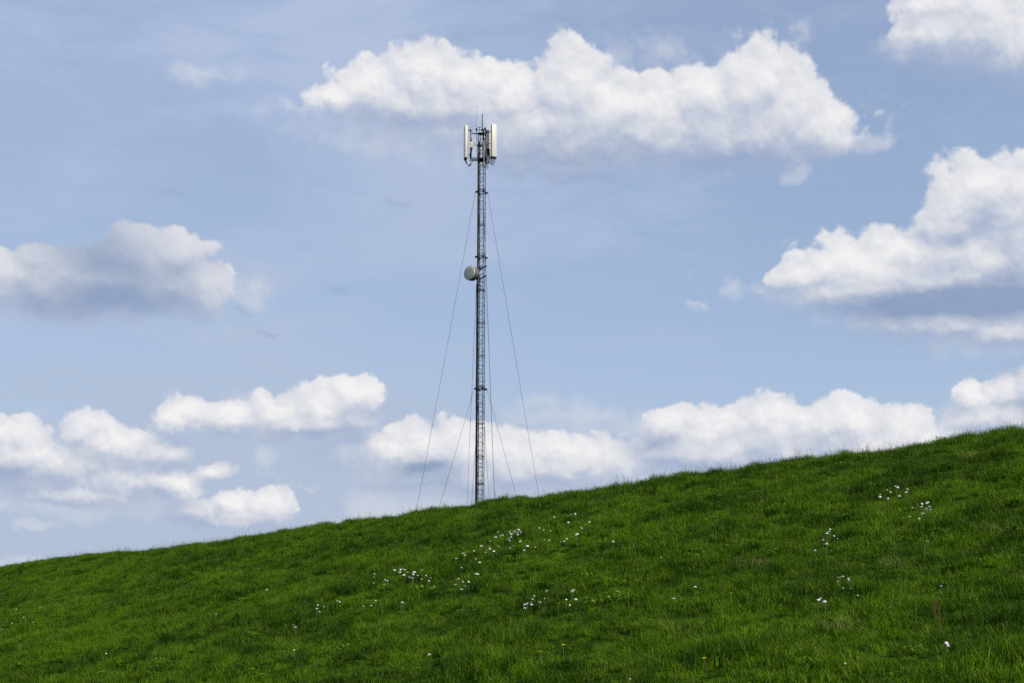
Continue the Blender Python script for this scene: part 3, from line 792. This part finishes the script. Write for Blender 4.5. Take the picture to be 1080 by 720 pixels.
for (px, py), lab in zip(Z3([(331,87),(551,177),(757,410),(177,587),(100,609),(665,632)]) + Z4([(71,229)]) + Z2([(467,256)]) + Z6([(650,575)]), (
  'yellow dandelion just under the crest right of the mast', 'yellow dandelion on the upper slope right of centre', 'yellow dandelion on a tall stem on the mid slope right of centre',
  'upper of the two yellow dandelions near the bottom centre', 'lower of the two yellow dandelions near the bottom centre', 'yellow dandelion near the bottom edge right of centre',
  'yellow dandelion high on the slope towards the right under the crest', 'yellow dandelion above the wide patch of white flowers', 'pale yellow dandelion left of the bright broad-leaved weeds')):
    o, dd = place(src_da, px, py, .135, 1.1); tag(o, lab, 'dandelion', 'yellow dandelions on the slope')
# rusty dock stalks
for (px, y0_, y1_), lab in (((985.2, 631, 656), 'left, shorter of the two thin rusty stalks in the grass'), ((991.2, 636, 676), 'right, taller of the two thin rusty stalks in the grass')):
    foot, dd = plant_at(px, y1_, .02); hgt = (y1_ - y0_) / F * dd * 1.02
    o = bpy.data.objects.new('dry_stalk', None); COL.objects.link(o); o.location = foot
    m = MB(); m.tube((0, 0, -.03), (.012, 0, hgt), .0035, .002, n=6); m.build('stem', m_brown, o)
    m = MB()
    for k in range(46):
        f = .35 + .65 * k / 46; a_ = k * 2.4; c = Vector((.012 * f + .008 * math.cos(a_), .008 * math.sin(a_), hgt * f)); m.box(c, (.007, .007, .006), a_)
    m.build('seed_head', m_brown, o); tag(o, lab, 'dry stalk')
# broad-leaved weeds
m_weed = grass_mat('broad_leaves', (.07, .16, .010, 1), (.16, .26, .02, 1), (.20, .22, .05, 1))
for i, (px, py, lab) in enumerate(((628, 634, 'left clump of bright broad-leaved weeds on the mid slope'), (645, 629, 'middle clump of bright broad-leaved weeds on the mid slope'), (657, 631, 'right clump of bright broad-leaved weeds on the mid slope'),
                                   (752, 549, 'pale broad-leaved weed on the upper slope right of centre'), (450, 622, 'pale broad-leaved weed left of the small bunch of white flowers'), (360, 683, 'bright broad-leaved weed beside the bare earth near the bottom'))):
    foot, dd = plant_at(px, py, .08); o = link('broadleaf_weed', leafy(random.Random(50 + i), 46, .15), m_weed); o.location = foot; o.scale = (1.15, 1.0, 1.25)
    tag(o, lab, 'weed', 'broad-leaved weeds in the grass')
# dry grass clumps
m_dry = grass_mat('dry_grass', (.06, .12, .01, 1), (.17, .21, .03, 1), (.26, .23, .08, 1))
for i, (px, py, lab) in enumerate(((947, 592, 'pale dry grass clump above the dark hollow at the right'), (1047, 556, 'pale dry grass clump near the right edge'), (794, 590, 'pale dry grass clump right of centre on the mid slope'),
                                   (726, 660, 'brownish dry grass clump near the bottom right of centre'), (885, 655, 'brownish dry grass clump below the flat-topped flowers'), (1022, 478, 'yellowish dry grass clump near the right end of the crest'))):
    foot, dd = plant_at(px, py, .08); o = link('dry_grass_clump', blades(random.Random(80 + i), 150, .17, .08, .22, .005, 1.0, .5), m_dry); o.location = foot; o.scale = (1.3, 1, 1)
    tag(o, lab, 'dry grass', 'dry grass clumps')
# small mounds of bare earth
m_soil, t, b, out = new_mat('bare_earth')
p = t.node('ShaderNodeTexCoord').outputs['Object']; nz = t.noise(p, 30, 6, .65, dim='3D')
t.put(b.inputs['Base Color'], t.mix(t.range(nz, .3, .7), (.10, .065, .03, 1), (.24, .165, .085, 1))); b.inputs['Roughness'].default_value = .95
for i, (px, py, lab) in enumerate(((299, 685, 'small mound of bare earth at the lower left'), (386, 687, 'small mound of bare earth below the mid slope flowers'), (727, 663, 'small brown bare patch of earth near the bottom right of centre'))):
    foot, dd = plant_at(px, py, .05); m = MB(); bmesh.ops.create_icosphere(m.bm, subdivisions=4, radius=.075); rr_ = random.Random(i)
    for v in m.bm.verts:
        k_ = 1 + .5 * float(fbm(np.array(v.co.x * 22 + i * 9 + 50), np.array(v.co.y * 22 + v.co.z * 15 + 50), 3)); v.co = Vector((v.co.x * 1.1 * k_, v.co.y * k_, v.co.z * .45 * k_))
    o = m.build('earth_mound', m_soil, None, True); o.location = foot; tag(o, lab, 'earth mound', 'bare earth mounds')
